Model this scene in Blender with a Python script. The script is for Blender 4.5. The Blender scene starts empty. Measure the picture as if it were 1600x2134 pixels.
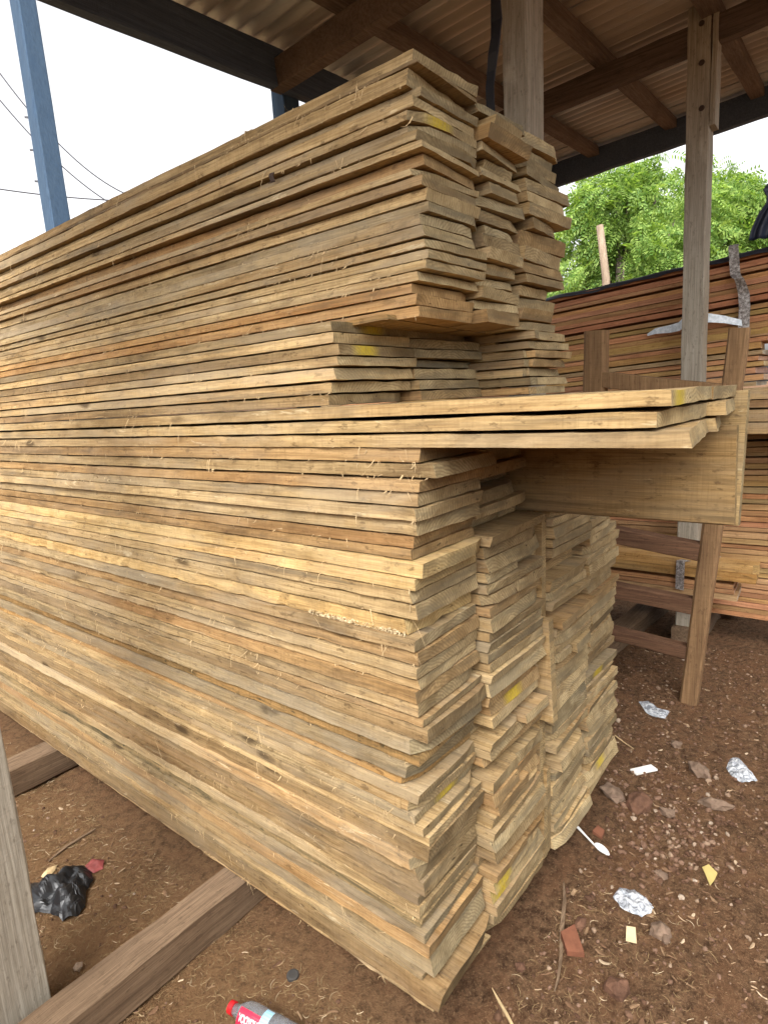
import bpy, math, random
import numpy as np
from mathutils import Vector, Matrix, noise
rnd = random.Random(7)
S = bpy.context.scene
# ---------------------------------------------------------------- camera
F = 1252.0; H = 1.45
def cvec(px, py): return np.array([px-800.0, -(py-1067.0), -F])
AX = cvec(1810, 780); AX /= np.linalg.norm(AX)
AY = cvec(-793, 927); AY -= AX*(AX@AY); AY /= np.linalg.norm(AY)
AZ = np.cross(AX, AY)
RW = np.array([AX, AY, AZ]); CP = np.array([0, 0, H])
cam_d = bpy.data.cameras.new('camera'); cam = bpy.data.objects.new('camera', cam_d)
S.collection.objects.link(cam); S.camera = cam
cam.matrix_world = Matrix([[*RW[0], 0], [*RW[1], 0], [*RW[2], H], [0, 0, 0, 1]])
cam_d.sensor_fit = 'VERTICAL'; cam_d.sensor_height = 24; cam_d.lens = 24*F/2134
cam_d.clip_start = .02; cam_d.clip_end = 3000
S.render.resolution_x = 767; S.render.resolution_y = 1024
# ---------------------------------------------------------------- light
S.view_settings.view_transform = 'Standard'; S.view_settings.look = 'None'
S.view_settings.gamma = 1; S.view_settings.exposure = 1.1
SUN_EL, SUN_AZ = math.radians(48), math.radians(-112)     # azimuth: clockwise from +Y
W = bpy.data.worlds.new('World'); S.world = W; W.use_nodes = True
nt = W.node_tree; bg = nt.nodes['Background']
sky = nt.nodes.new('ShaderNodeTexSky'); sky.sky_type = 'NISHITA'; sky.sun_disc = False
sky.sun_elevation = SUN_EL; sky.sun_rotation = SUN_AZ
sky.air_density = 1.0; sky.dust_density = 6.0; sky.ozone_density = .6
hs = nt.nodes.new('ShaderNodeHueSaturation'); hs.inputs['Saturation'].default_value = .10; hs.inputs['Value'].default_value = 1.55
nt.links.new(sky.outputs[0], hs.inputs['Color']); nt.links.new(hs.outputs[0], bg.inputs[0]); bg.inputs[1].default_value = .14
sl = bpy.data.lights.new('sun', 'SUN'); sl.energy = .9; sl.angle = math.radians(35); sl.color = (1, .96, .9)
so = bpy.data.objects.new('sun', sl); S.collection.objects.link(so)
sd = Vector((math.sin(SUN_AZ)*math.cos(SUN_EL), math.cos(SUN_AZ)*math.cos(SUN_EL), math.sin(SUN_EL)))
so.rotation_euler = sd.to_track_quat('Z', 'Y').to_euler()

# ---------------------------------------------------------------- measuring helpers (photo ray meets a real plane)
def ray(px, py):
    d = RW@cvec(px, py); return d/np.linalg.norm(d)
def hit(px, py, ax, val):
    d = ray(px, py); t = (val-CP[ax])/d[ax]; return Vector(CP+t*d)
# ---------------------------------------------------------------- object helpers
def tag(o, label=None, cat=None, group=None, kind=None):
    if label: o['label'] = label
    if cat: o['category'] = cat
    if group: o['group'] = group
    if kind: o['kind'] = kind
    return o
def empty(name, loc=(0, 0, 0)):
    o = bpy.data.objects.new(name, None); o.location = loc; o.empty_display_size = .05
    S.collection.objects.link(o); return o
def mesh(name, V, Fc, mats, parent=None, mi=None, smooth=False, loc=None):
    m = bpy.data.meshes.new(name); m.from_pydata([tuple(v) for v in V], [], Fc)
    for k in (mats if isinstance(mats, (list, tuple)) else [mats]): m.materials.append(k)
    if mi is not None: m.polygons.foreach_set('material_index', mi)
    if smooth: m.polygons.foreach_set('use_smooth', [True]*len(Fc))
    m.update()
    o = bpy.data.objects.new(name, m); S.collection.objects.link(o)
    if loc is not None: o.location = loc
    if parent is not None: o.parent = parent
    return o
def frame(d, up=Vector((0, 0, 1))):
    d = d.normalized()
    if abs(d.dot(up)) > .98: up = Vector((0, 1, 0))
    s = d.cross(up).normalized(); return s, s.cross(d).normalized()
class MB:
    def __init__(s): s.V = []; s.F = []; s.M = []
    def add(s, V, Fc, m=0):
        b = len(s.V); s.V += [Vector(v) for v in V]; s.F += [tuple(b+i for i in f) for f in Fc]; s.M += [m]*len(Fc)
    def box(s, lo, hi, m=0, bev=0):
        x0, y0, z0 = lo; x1, y1, z1 = hi
        s.beam(Vector(((x0+x1)/2, (y0+y1)/2, z0)), Vector(((x0+x1)/2, (y0+y1)/2, z1)), x1-x0, y1-y0, m, bev, 2, 0)
    def beam(s, a, b, w, h, m=0, bev=.004, n=8, rough=.002, up=None, seed=0):
        """rectangular bar a->b with chamfered edges and slight unevenness; w across, h along 'up'"""
        a = Vector(a); b = Vector(b); d = b-a
        if up is None:
            if abs(d.normalized().z) > .9: sx, sy = Vector((1, 0, 0)), Vector((0, 1, 0))
            else: sx, sy = frame(d)
        else: sx, sy = frame(d, Vector(up))
        bev = max(bev, .0008)
        pr = [(-w/2+bev, -h/2), (w/2-bev, -h/2), (w/2, -h/2+bev), (w/2, h/2-bev), (w/2-bev, h/2), (-w/2+bev, h/2), (-w/2, h/2-bev), (-w/2, -h/2+bev)]
        V = []
        for i in range(n+1):
            t = i/n; c = a+d*t
            for k, (u, v) in enumerate(pr):
                q = c+sx*u+sy*v
                if rough: q += Vector(noise.noise_vector(q*7+Vector((seed, k//2*3.1, 0))))*rough
                V.append(q)
        Fc = [(i*8+k, i*8+(k+1) % 8, (i+1)*8+(k+1) % 8, (i+1)*8+k) for i in range(n) for k in range(8)]
        Fc += [tuple(range(7, -1, -1)), tuple(n*8+k for k in range(8))]
        s.add(V, Fc, m)
    def tube(s, pts, rad, m=0, n=8, cap=True):
        pts = [Vector(p) for p in pts]; V = []
        for i, p in enumerate(pts):
            d = pts[min(i+1, len(pts)-1)]-pts[max(i-1, 0)]; sx, sy = frame(d)
            r = rad[i] if isinstance(rad, (list, tuple)) else rad
            V += [p+(sx*math.cos(2*math.pi*k/n)+sy*math.sin(2*math.pi*k/n))*r for k in range(n)]
        Fc = [(i*n+k, i*n+(k+1) % n, (i+1)*n+(k+1) % n, (i+1)*n+k) for i in range(len(pts)-1) for k in range(n)]
        if cap: Fc += [tuple(range(n-1, -1, -1)), tuple((len(pts)-1)*n+k for k in range(n))]
        s.add(V, Fc, m)
    def ribbon(s, pts, wdir, w, m=0, th=.0015):
        """thin strip with real thickness through pts"""
        pts = [Vector(p) for p in pts]; wd = Vector(wdir).normalized(); V = []
        for i, p in enumerate(pts):
            d = (pts[min(i+1, len(pts)-1)]-pts[max(i-1, 0)]).normalized(); nn = d.cross(wd).normalized()*th/2
            ww = w[i] if isinstance(w, (list, tuple)) else w
            V += [p-wd*ww/2-nn, p+wd*ww/2-nn, p+wd*ww/2+nn, p-wd*ww/2+nn]
        Fc = [(i*4+k, i*4+(k+1) % 4, i*4+4+(k+1) % 4, i*4+4+k) for i in range(len(pts)-1) for k in range(4)]
        Fc += [(3, 2, 1, 0), tuple(4*(len(pts)-1)+k for k in range(4))]
        s.add(V, Fc, m)
    def build(s, name, mats, parent=None, smooth=False):
        return mesh(name, s.V, s.F, mats, parent, s.M, smooth)
# ---------------------------------------------------------------- materials
class NT:
    def __init__(s, name, rough=.85, spec=.25):
        s.m = bpy.data.materials.new(name); s.m.use_nodes = True; s.t = s.m.node_tree
        s.b = s.t.nodes['Principled BSDF']; s.b.inputs['Roughness'].default_value = rough
        s.b.inputs['Specular IOR Level'].default_value = spec
        s.tc = s.t.nodes.new('ShaderNodeTexCoord'); s.bumps = None
    def L(s, a, b): s.t.links.new(a, b)
    def n(s, ty, **kw):
        x = s.t.nodes.new(ty)
        for k, v in kw.items(): setattr(x, k, v)
        return x
    def seed(s, src=None, amt=37.0):
        oi = s.n('ShaderNodeObjectInfo'); s.oi = oi
        mu = s.n('ShaderNodeMath', operation='MULTIPLY'); mu.inputs[1].default_value = amt; s.L(oi.outputs['Random'], mu.inputs[0])
        ad = s.n('ShaderNodeVectorMath', operation='ADD'); s.L(src or s.tc.outputs['Object'], ad.inputs[0]); s.L(mu.outputs[0], ad.inputs[1])
        return ad.outputs[0]
    def noise(s, vec, scale=(1, 1, 1), sc=1, detail=4, rough=.55, dist=0):
        mp = s.n('ShaderNodeMapping'); mp.inputs['Scale'].default_value = scale; s.L(vec, mp.inputs[0])
        x = s.n('ShaderNodeTexNoise'); x.inputs['Scale'].default_value = sc; x.inputs['Detail'].default_value = detail
        x.inputs['Roughness'].default_value = rough; x.inputs['Distortion'].default_value = dist
        s.L(mp.outputs[0], x.inputs['Vector']); return x.outputs['Fac']
    def ramp(s, fac, stops, interp='LINEAR'):
        r = s.n('ShaderNodeValToRGB'); r.color_ramp.interpolation = interp; e = r.color_ramp.elements
        while len(e) > 1: e.remove(e[-1])
        for i, (p, c) in enumerate(stops):
            if isinstance(c, (int, float)): c = (c, c, c)
            if i == 0: e[0].position = p; e[0].color = (*c, 1)
            else: e.new(p).color = (*c, 1)
        s.L(fac, r.inputs[0]); return r.outputs[0]
    def mix(s, fac, a, b, mode='MIX'):
        x = s.n('ShaderNodeMix', data_type='RGBA', blend_type=mode)
        for sock, v in ((x.inputs[0], fac), (x.inputs[6], a), (x.inputs[7], b)):
            if isinstance(v, (int, float)): sock.default_value = v
            elif isinstance(v, tuple): sock.default_value = (*v, 1)
            else: s.L(v, sock)
        return x.outputs[2]
    def math(s, op, a, b=0):
        x = s.n('ShaderNodeMath', operation=op)
        for i, v in enumerate((a, b)):
            if isinstance(v, (int, float)): x.inputs[i].default_value = v
            else: s.L(v, x.inputs[i])
        return x.outputs[0]
    def bump(s, h, dist=.002, strength=.6):
        x = s.n('ShaderNodeBump'); x.inputs['Distance'].default_value = dist; x.inputs['Strength'].default_value = strength
        s.L(h, x.inputs['Height'])
        if s.bumps: s.L(s.bumps, x.inputs['Normal'])
        s.bumps = x.outputs[0]; s.L(s.bumps, s.b.inputs['Normal'])
    def col(s, c):
        if isinstance(c, tuple): s.b.inputs['Base Color'].default_value = (*c, 1)
        else: s.L(c, s.b.inputs['Base Color'])
        return s.m
def plain(name, c, rough=.6, metal=0, var=.25, sc=20, spec=.4):
    t = NT(name, rough, spec); v = t.seed(); f = t.noise(v, sc=sc)
    t.b.inputs['Metallic'].default_value = metal
    t.bump(f, .001, .3)
    return t.col(t.mix(t.ramp(f, [(.3, 0), (.7, 1)]), tuple(x*(1-var) for x in c), tuple(min(1, x*(1+var)) for x in c)))
def wood_long(name, c0, c1, dark, stain=.5, red=0, saw=.5, axis='Y', rough=.85, bumpd=.0016, knots=0):
    """sawn face: fibres along an axis, saw marks across it, stains"""
    t = NT(name, rough, .15); v = t.seed()
    al = {'X': (1, 0, 0), 'Y': (0, 1, 0), 'Z': (0, 0, 1)}[axis]
    def sc(long, cross): return tuple(long if a else cross for a in al)
    g1 = t.noise(v, sc(2.2, 95), 1, 6, .62, .5)
    g2 = t.noise(v, sc(6, 330), 1, 4, .6)
    blot = t.noise(v, sc(2.6, 9), 1, 5, .65, .6)
    big = t.noise(v, sc(.8, 2.5), 1, 3, .5)
    sw = t.math('MULTIPLY_ADD' if False else 'MULTIPLY', t.noise(v, sc(150, 9), 1, 2, .6, .4), t.ramp(t.noise(v, sc(3, 8), 1, 2), [(.42, 1.25), (.6, 1.0)]))
    spk = t.noise(v, sc(30, 75), 1, 3, .7)
    base = t.mix(t.ramp(g1, [(.3, 0), (.68, 1)]), c0, c1)
    base = t.mix(t.math('MULTIPLY', t.ramp(g2, [(.40, 1), (.55, 0)]), .36), base, dark)
    base = t.mix(t.math('MULTIPLY', t.ramp(sw, [(.38, 1), (.6, 0)]), saw*.45), base, tuple(x*.6 for x in c0))
    if red: base = t.mix(t.math('MULTIPLY', t.ramp(big, [(.5, 0), (.68, 1)]), red), base, (c0[0]*.8, c0[1]*.52, c0[2]*.4))
    base = t.mix(t.math('MULTIPLY', t.ramp(blot, [(.52, 0), (.74, 1)]), stain), base, dark)
    base = t.mix(t.math('MULTIPLY', t.ramp(spk, [(.58, 0), (.68, 1)]), .8*stain), base, dark)
    base = t.mix(t.math('MULTIPLY', t.ramp(blot, [(.25, 1), (.4, 0)]), .45), base, tuple(min(1, x*1.35) for x in c1))
    if knots:
        wth = t.noise(v, sc(1.2, 5), 1, 5, .7, .5)
        base = t.mix(t.math('MULTIPLY', t.ramp(wth, [(.46, 0), (.62, 1)]), .55), base, (.36, .29, .195))
        mp = t.n('ShaderNodeMapping'); mp.inputs['Scale'].default_value = sc(2.6, 7.5); t.L(v, mp.inputs[0])
        vo = t.n('ShaderNodeTexVoronoi'); vo.inputs['Scale'].default_value = 1.0; t.L(mp.outputs[0], vo.inputs['Vector'])
        kd = t.math('ADD', vo.outputs['Distance'], t.math('MULTIPLY', t.noise(v, sc(20, 60), 1, 3), .16))
        base = t.mix(t.math('MULTIPLY', t.ramp(kd, [(.13, 1), (.21, 0)]), knots), base, tuple(x*.6 for x in dark))
        pale_ = t.noise(v, sc(5, 30), 1, 5, .75, .8)
        base = t.mix(t.math('MULTIPLY', t.ramp(pale_, [(.63, 0), (.69, 1)]), .6), base, (.66, .55, .36))
        dirt = t.noise(v, sc(1.1, 22), 1, 6, .7, .3)
        base = t.mix(t.math('MULTIPLY', t.ramp(dirt, [(.55, 0), (.68, 1)]), .65), base, (.12, .095, .065))
    base = t.mix(1.0, base, t.oi.outputs['Color'], 'MULTIPLY')
    t.bump(g1, bumpd, .9); t.bump(sw, bumpd*.8, .55); t.bump(spk, bumpd, .4)
    return t.col(base)
def wood_end(name, c0, c1, dark, paint=True):
    """cross-cut face: arcs of growth rings, saw streaks, checks, sometimes a dab of yellow paint"""
    t = NT(name, .9, .12); v0 = t.tc.outputs['Object']; v = t.seed()
    sep = t.n('ShaderNodeSeparateXYZ'); t.L(v0, sep.inputs[0])
    rx = t.math('SUBTRACT', t.math('MULTIPLY', t.oi.outputs['Random'], .5), .25)
    x = t.math('ADD', sep.outputs[0], rx)
    z = t.math('ADD', sep.outputs[2], t.math('ADD', .03, t.math('MULTIPLY', t.math('FRACT', t.math('MULTIPLY', t.oi.outputs['Random'], 17.3)), .12)))
    wob = t.math('MULTIPLY', t.noise(v, (1, 1, 1), 28, 3), .018)
    rr = t.math('ADD', t.math('SQRT', t.math('ADD', t.math('MULTIPLY', x, x), t.math('MULTIPLY', z, z))), wob)
    ring = t.math('SINE', t.math('MULTIPLY', rr, 900))
    ring = t.ramp(t.math('MULTIPLY_ADD' if False else 'ADD', t.math('MULTIPLY', ring, .5), .5), [(.2, 0), (.95, 1)])
    blot = t.noise(v, (1, 1, 1), 16, 5, .65)
    fib = t.noise(v, (420, 20, 70), 1, 3, .6)
    crack = t.noise(v, (38, 10, 120), 1, 2, .5, .8)
    base = t.mix(t.ramp(blot, [(.35, 0), (.68, 1)]), c0, c1)
    base = t.mix(t.math('MULTIPLY', ring, .38), base, dark)
    base = t.mix(t.math('MULTIPLY', t.ramp(fib, [(.45, 0), (.65, 1)]), .3), base, dark)
    base = t.mix(t.math('MULTIPLY', t.ramp(crack, [(.69, 0), (.74, 1)]), .8), base, tuple(q*.25 for q in dark))
    gx = t.noise(v, (5, 5, 40), 1, 4, .6)
    base = t.mix(t.math('MULTIPLY', t.ramp(gx, [(.47, 0), (.62, 1)]), .7), base, (c0[0]*.62, c0[1]*.68, c0[2]*.82))
    base = t.mix(1.0, base, t.oi.outputs['Color'], 'MULTIPLY')
    if paint:
        pm = t.math('MULTIPLY', t.math('SUBTRACT', 1, t.oi.outputs['Alpha']), t.ramp(t.math('ABSOLUTE', t.math('SUBTRACT', sep.outputs[0], t.math('ADD', .04, t.math('MULTIPLY', t.oi.outputs['Random'], .10)))), [(.015, 1), (.05, 0)]))
        base = t.mix(t.math('MULTIPLY', pm, t.ramp(fib, [(.35, .95), (.65, .35)])), base, (.46, .34, .02))
    t.bump(fib, .0016, .6); t.bump(crack, .002, .35); t.bump(ring, .0005, .3)
    return t.col(base)
M = {}
PALE = ((.335, .222, .10), (.555, .402, .208), (.10, .06, .028))
M['pale'] = wood_long('sawn pale timber', *PALE, stain=.8, red=.3, knots=.8)
M['pale_end'] = wood_end('pale timber end grain', (.27, .20, .105), (.48, .38, .215), (.11, .072, .036))
M['fibre'] = plain('wood fibres', (.50, .36, .19), .9, 0, .3)
M['torn'] = plain('torn pale wood', (.56, .44, .26), .9, 0, .25)
M['bark'] = wood_long('bark and knots', (.19, .11, .055), (.36, .24, .13), (.05, .03, .02), stain=.8)
M['mossy'] = wood_long('dirty mossy timber', (.13, .10, .055), (.42, .29, .14), (.045, .045, .03), stain=1.0, red=.3)
M['red'] = wood_long('sawn reddish timber', (.33, .165, .072), (.53, .295, .14), (.09, .036, .018), stain=.4, saw=.25)
M['red_end'] = wood_end('reddish timber end grain', (.42, .27, .17), (.56, .40, .27), (.2, .1, .06), False)
M['grey'] = wood_long('weathered grey timber', (.27, .235, .18), (.42, .38, .31), (.11, .085, .06), stain=.55, saw=.1, axis='Z')
M['greybrown'] = wood_long('weathered brown timber', (.20, .145, .10), (.31, .24, .175), (.09, .06, .04), stain=.6, saw=.1, axis='Z')
M['bearer'] = wood_long('dusty bearer timber', (.12, .078, .048), (.235, .16, .10), (.055, .034, .02), stain=.6, saw=.1, axis='X')
M['dark'] = wood_long('dark rack timber', (.10, .05, .03), (.19, .105, .06), (.03, .015, .01), stain=.5, saw=.15, axis='Y')
M['tan'] = wood_long('tan upright timber', (.19, .11, .055), (.31, .19, .095), (.08, .045, .025), stain=.5, saw=.3, axis='Z')
M['rafter'] = wood_long('roof rafter timber', (.085, .06, .045), (.16, .115, .088), (.035, .024, .018), stain=.5, saw=.1, axis='Y')
M['purlin'] = wood_long('roof purlin timber', (.115, .082, .06), (.20, .15, .115), (.05, .036, .027), stain=.5, saw=.1, axis='X')
M['blue'] = wood_long('flare blue timber', (.03, .05, .08), (.052, .082, .12), (.035, .07, .13), stain=.3, saw=.05, axis='Z')  # bluish lens-flare veil put into the timber colour, not a coat of paint
M['blueb'] = wood_long('bluish beam timber', (.06, .08, .12), (.10, .13, .18), (.035, .04, .055), stain=.3, saw=.05, axis='X')  # blue flare veil over the eave beam put into its wood colour
M['knot'] = plain('dark knot', (.05, .03, .02), .9)
# corrugated sheet: galvanised, rusty and dusty patches
t = NT('corrugated iron', .42, .5); v = t.tc.outputs['Object']
big = t.noise(v, (1.1, .5, 1), 1, 4, .6); fine = t.noise(v, (14, 3, 14), 1, 5, .7); stre = t.noise(v, (26, .8, 26), 1, 3, .6)
c = t.mix(t.ramp(fine, [(.35, 0), (.7, 1)]), (.50, .50, .48), (.70, .70, .67))
c = t.mix(t.ramp(big, [(.47, 0), (.60, 1)]), c, (.48, .41, .34))
c = t.mix(t.math('MULTIPLY', t.ramp(stre, [(.6, 0), (.75, 1)]), .35), c, (.16, .08, .045))
t.L(t.ramp(big, [(.36, .9), (.5, .25)]), t.b.inputs['Metallic']); t.L(t.ramp(fine, [(.3, .32), (.7, .62)]), t.b.inputs['Roughness'])
t.bump(fine, .002, .4); M['iron'] = t.col(c)
# soil
t = NT('red brown soil', .95, .1); v = t.tc.outputs['Object']
n1 = t.noise(v, sc=2.2, detail=6, rough=.65); n2 = t.noise(v, sc=38, detail=6, rough=.75); n3 = t.noise(v, sc=160, detail=4, rough=.7); n4 = t.noise(v, (1, 1, 1), 9, 5, .6)
c = t.mix(t.ramp(n2, [(.38, 0), (.60, 1)]), (.068, .036, .019), (.20, .115, .062))
c = t.mix(t.math('MULTIPLY', t.ramp(n4, [(.45, 0), (.62, 1)]), .5), c, (.20, .10, .05))
c = t.mix(t.math('MULTIPLY', t.ramp(n3, [(.56, 0), (.64, 1)]), .6), c, (.33, .21, .115))
sp = t.n('ShaderNodeSeparateXYZ'); t.L(v, sp.inputs[0])
saw = t.math('MULTIPLY', t.ramp(t.math('ADD', t.math('MULTIPLY', sp.outputs[0], -1), t.math('MULTIPLY', n1, .5)), [(0, 0), (.0, 0)]), 0)
lf = t.ramp(t.math('ADD', t.math('MULTIPLY', sp.outputs[0], .5), t.math('MULTIPLY', n1, .35)), [(.55, 1), (.72, 0)])
c = t.mix(t.math('MULTIPLY', lf, t.ramp(n2, [(.25, .25), (.62, .85)])), c, (.235, .135, .065))
t.bump(n2, .02, 1.0); t.bump(n3, .007, 1.0); M['soil'] = t.col(c)
def stuffmat(name, stops, rough=.9):
    t = NT(name, rough, .2); v = t.tc.outputs['Object']
    g = t.n('ShaderNodeNewGeometry')
    c = t.ramp(g.outputs['Random Per Island'], stops)
    f = t.noise(v, sc=120, detail=3); t.bump(f, .001, .5)
    return t.col(t.mix(t.math('MULTIPLY', t.ramp(f, [(.4, 0), (.65, 1)]), .35), c, (.08, .045, .025)))
M['gravel'] = stuffmat('gravel stones', [(0, (.07, .035, .02)), (.45, (.13, .07, .042)), (.8, (.20, .12, .08)), (.95, (.30, .21, .14)), (1, (.42, .34, .26))])
M['chips'] = stuffmat('wood chips', [(0, (.10, .05, .028)), (.5, (.19, .11, .06)), (.85, (.32, .21, .12)), (1, (.58, .45, .30))])
M['straw'] = stuffmat('saw shavings', [(0, (.15, .09, .04)), (.6, (.26, .17, .085)), (.93, (.36, .25, .13)), (1, (.6, .48, .32))])
M['rock'] = plain('earthy rock', (.12, .062, .038), .9, 0, .35, 30, .2)
M['pinkrock'] = plain('greyish pink rock', (.17, .115, .08), .85, 0, .3, 30, .2)
M['terra'] = plain('brick red clay', (.17, .068, .038), .9, 0, .25, 30, .2)
M['paper'] = plain('white paper', (.75, .74, .70), .7, 0, .05)
M['white'] = plain('white plastic', (.82, .82, .80), .35, 0, .04)
M['yleaf'] = plain('yellow dry leaf', (.46, .36, .13), .7, 0, .2)
M['rubber'] = plain('dark rubber', (.05, .045, .04), .7)
M['redcap'] = plain('red bottle cap plastic', (.55, .015, .02), .35, 0, .1)
M['label_red'] = plain('red bottle label', (.60, .02, .06), .4, 0, .1)
M['label_blue'] = plain('pale blue bottle label', (.35, .62, .78), .4, 0, .1)
M['black'] = plain('black plastic film', (.012, .013, .015), .42, 0, .3, 40, .6)
M['tarp'] = plain('black tarpaulin', (.012, .014, .022), .5, 0, .3, 12, .5)
M['bluetarp'] = plain('navy tarpaulin', (.018, .024, .048), .5, 0, .3, 12, .5)
M['redbag'] = plain('torn red plastic', (.20, .045, .04), .6, 0, .4)
M['wire'] = plain('cable sheath', (.06, .06, .07), .6)
M['sky'] = None
t = NT('spangled metal strip', .45, .5); v = t.tc.outputs['Object']; f = t.noise(v, sc=70, detail=5, rough=.8)
t.b.inputs['Metallic'].default_value = .35; t.bump(f, .002, .5); M['strip'] = t.col(t.ramp(f, [(.38, (.10, .085, .075)), (.5, (.27, .245, .23)), (.66, (.62, .6, .58))]))
t = NT('galvanised strip', .35, .5); f = t.noise(t.tc.outputs['Object'], sc=60, detail=4); t.b.inputs['Metallic'].default_value = .3; M['galv'] = t.col(t.ramp(f, [(.4, (.50, .56, .60)), (.65, (.72, .76, .80))]))
t = NT('crumpled clear film', .22, .6); f = t.noise(t.tc.outputs['Object'], sc=55, detail=4, rough=.6, dist=1)
t.b.inputs['Transmission Weight'].default_value = .25; t.bump(f, .012, 1.0); M['film'] = t.col(t.ramp(f, [(.38, (.26, .28, .31)), (.5, (.55, .58, .62)), (.62, (.85, .87, .9))]))
t = NT('clear bottle plastic', .08, .5); t.b.inputs['Transmission Weight'].default_value = .92; t.b.inputs['IOR'].default_value = 1.2; M['clear'] = t.col((.86, .90, .95))
def leafmat(name, a, b):
    t = NT(name, .55, .3); g = t.n('ShaderNodeNewGeometry'); c = t.mix(g.outputs['Random Per Island'], a, b)
    d = t.n('ShaderNodeBsdfTranslucent'); t.L(t.mix(1.0, c, (1.0, 1.0, .5), 'MULTIPLY'), d.inputs[0])
    mx = t.n('ShaderNodeMixShader'); mx.inputs[0].default_value = .5; t.L(t.b.outputs[0], mx.inputs[1]); t.L(d.outputs[0], mx.inputs[2])
    t.L(mx.outputs[0], t.t.nodes['Material Output'].inputs['Surface']); return t.col(c)
M['leaf1'] = leafmat('bright leaf', (.09, .19, .035), (.36, .50, .13))
M['leaf2'] = leafmat('mid green leaf', (.05, .11, .03), (.20, .31, .09))
M['trunk'] = wood_long('tree bark', (.10, .08, .06), (.18, .15, .12), (.04, .03, .025), axis='Z')

# ---------------------------------------------------------------- ground
def axis_pts(lo, hi, step, far):
    a = list(np.arange(lo, hi, step)); s = step; x = a[-1]
    while x < far: s *= 1.35; x += s; a.append(x)
    s = step; x = lo; pre = []
    while x > -far: s *= 1.35; x -= s; pre.append(x)
    return pre[::-1]+a
def gz(x, y):
    e = max(0.0, min(1.0, (7-abs(x-1))/3, (6-abs(y))/3))
    p = Vector((x, y, 0))
    return e*(.010*noise.noise(p*1.6)+.009*noise.noise(p*5.5+Vector((3, 1, 0)))+.006*noise.noise(p*16)+.004*noise.noise(p*42)) - .004
xs = axis_pts(-.4, 4.6, .022, 900); ys = axis_pts(-1.2, 2.6, .022, 900)
V = [(x, y, gz(x, y)) for y in ys for x in xs]; nx = len(xs)
Fc = [(j*nx+i, j*nx+i+1, (j+1)*nx+i+1, (j+1)*nx+i) for j in range(len(ys)-1) for i in range(nx-1)]
tag(mesh('ground', V, Fc, M['soil'], smooth=True), kind='structure')

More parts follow.
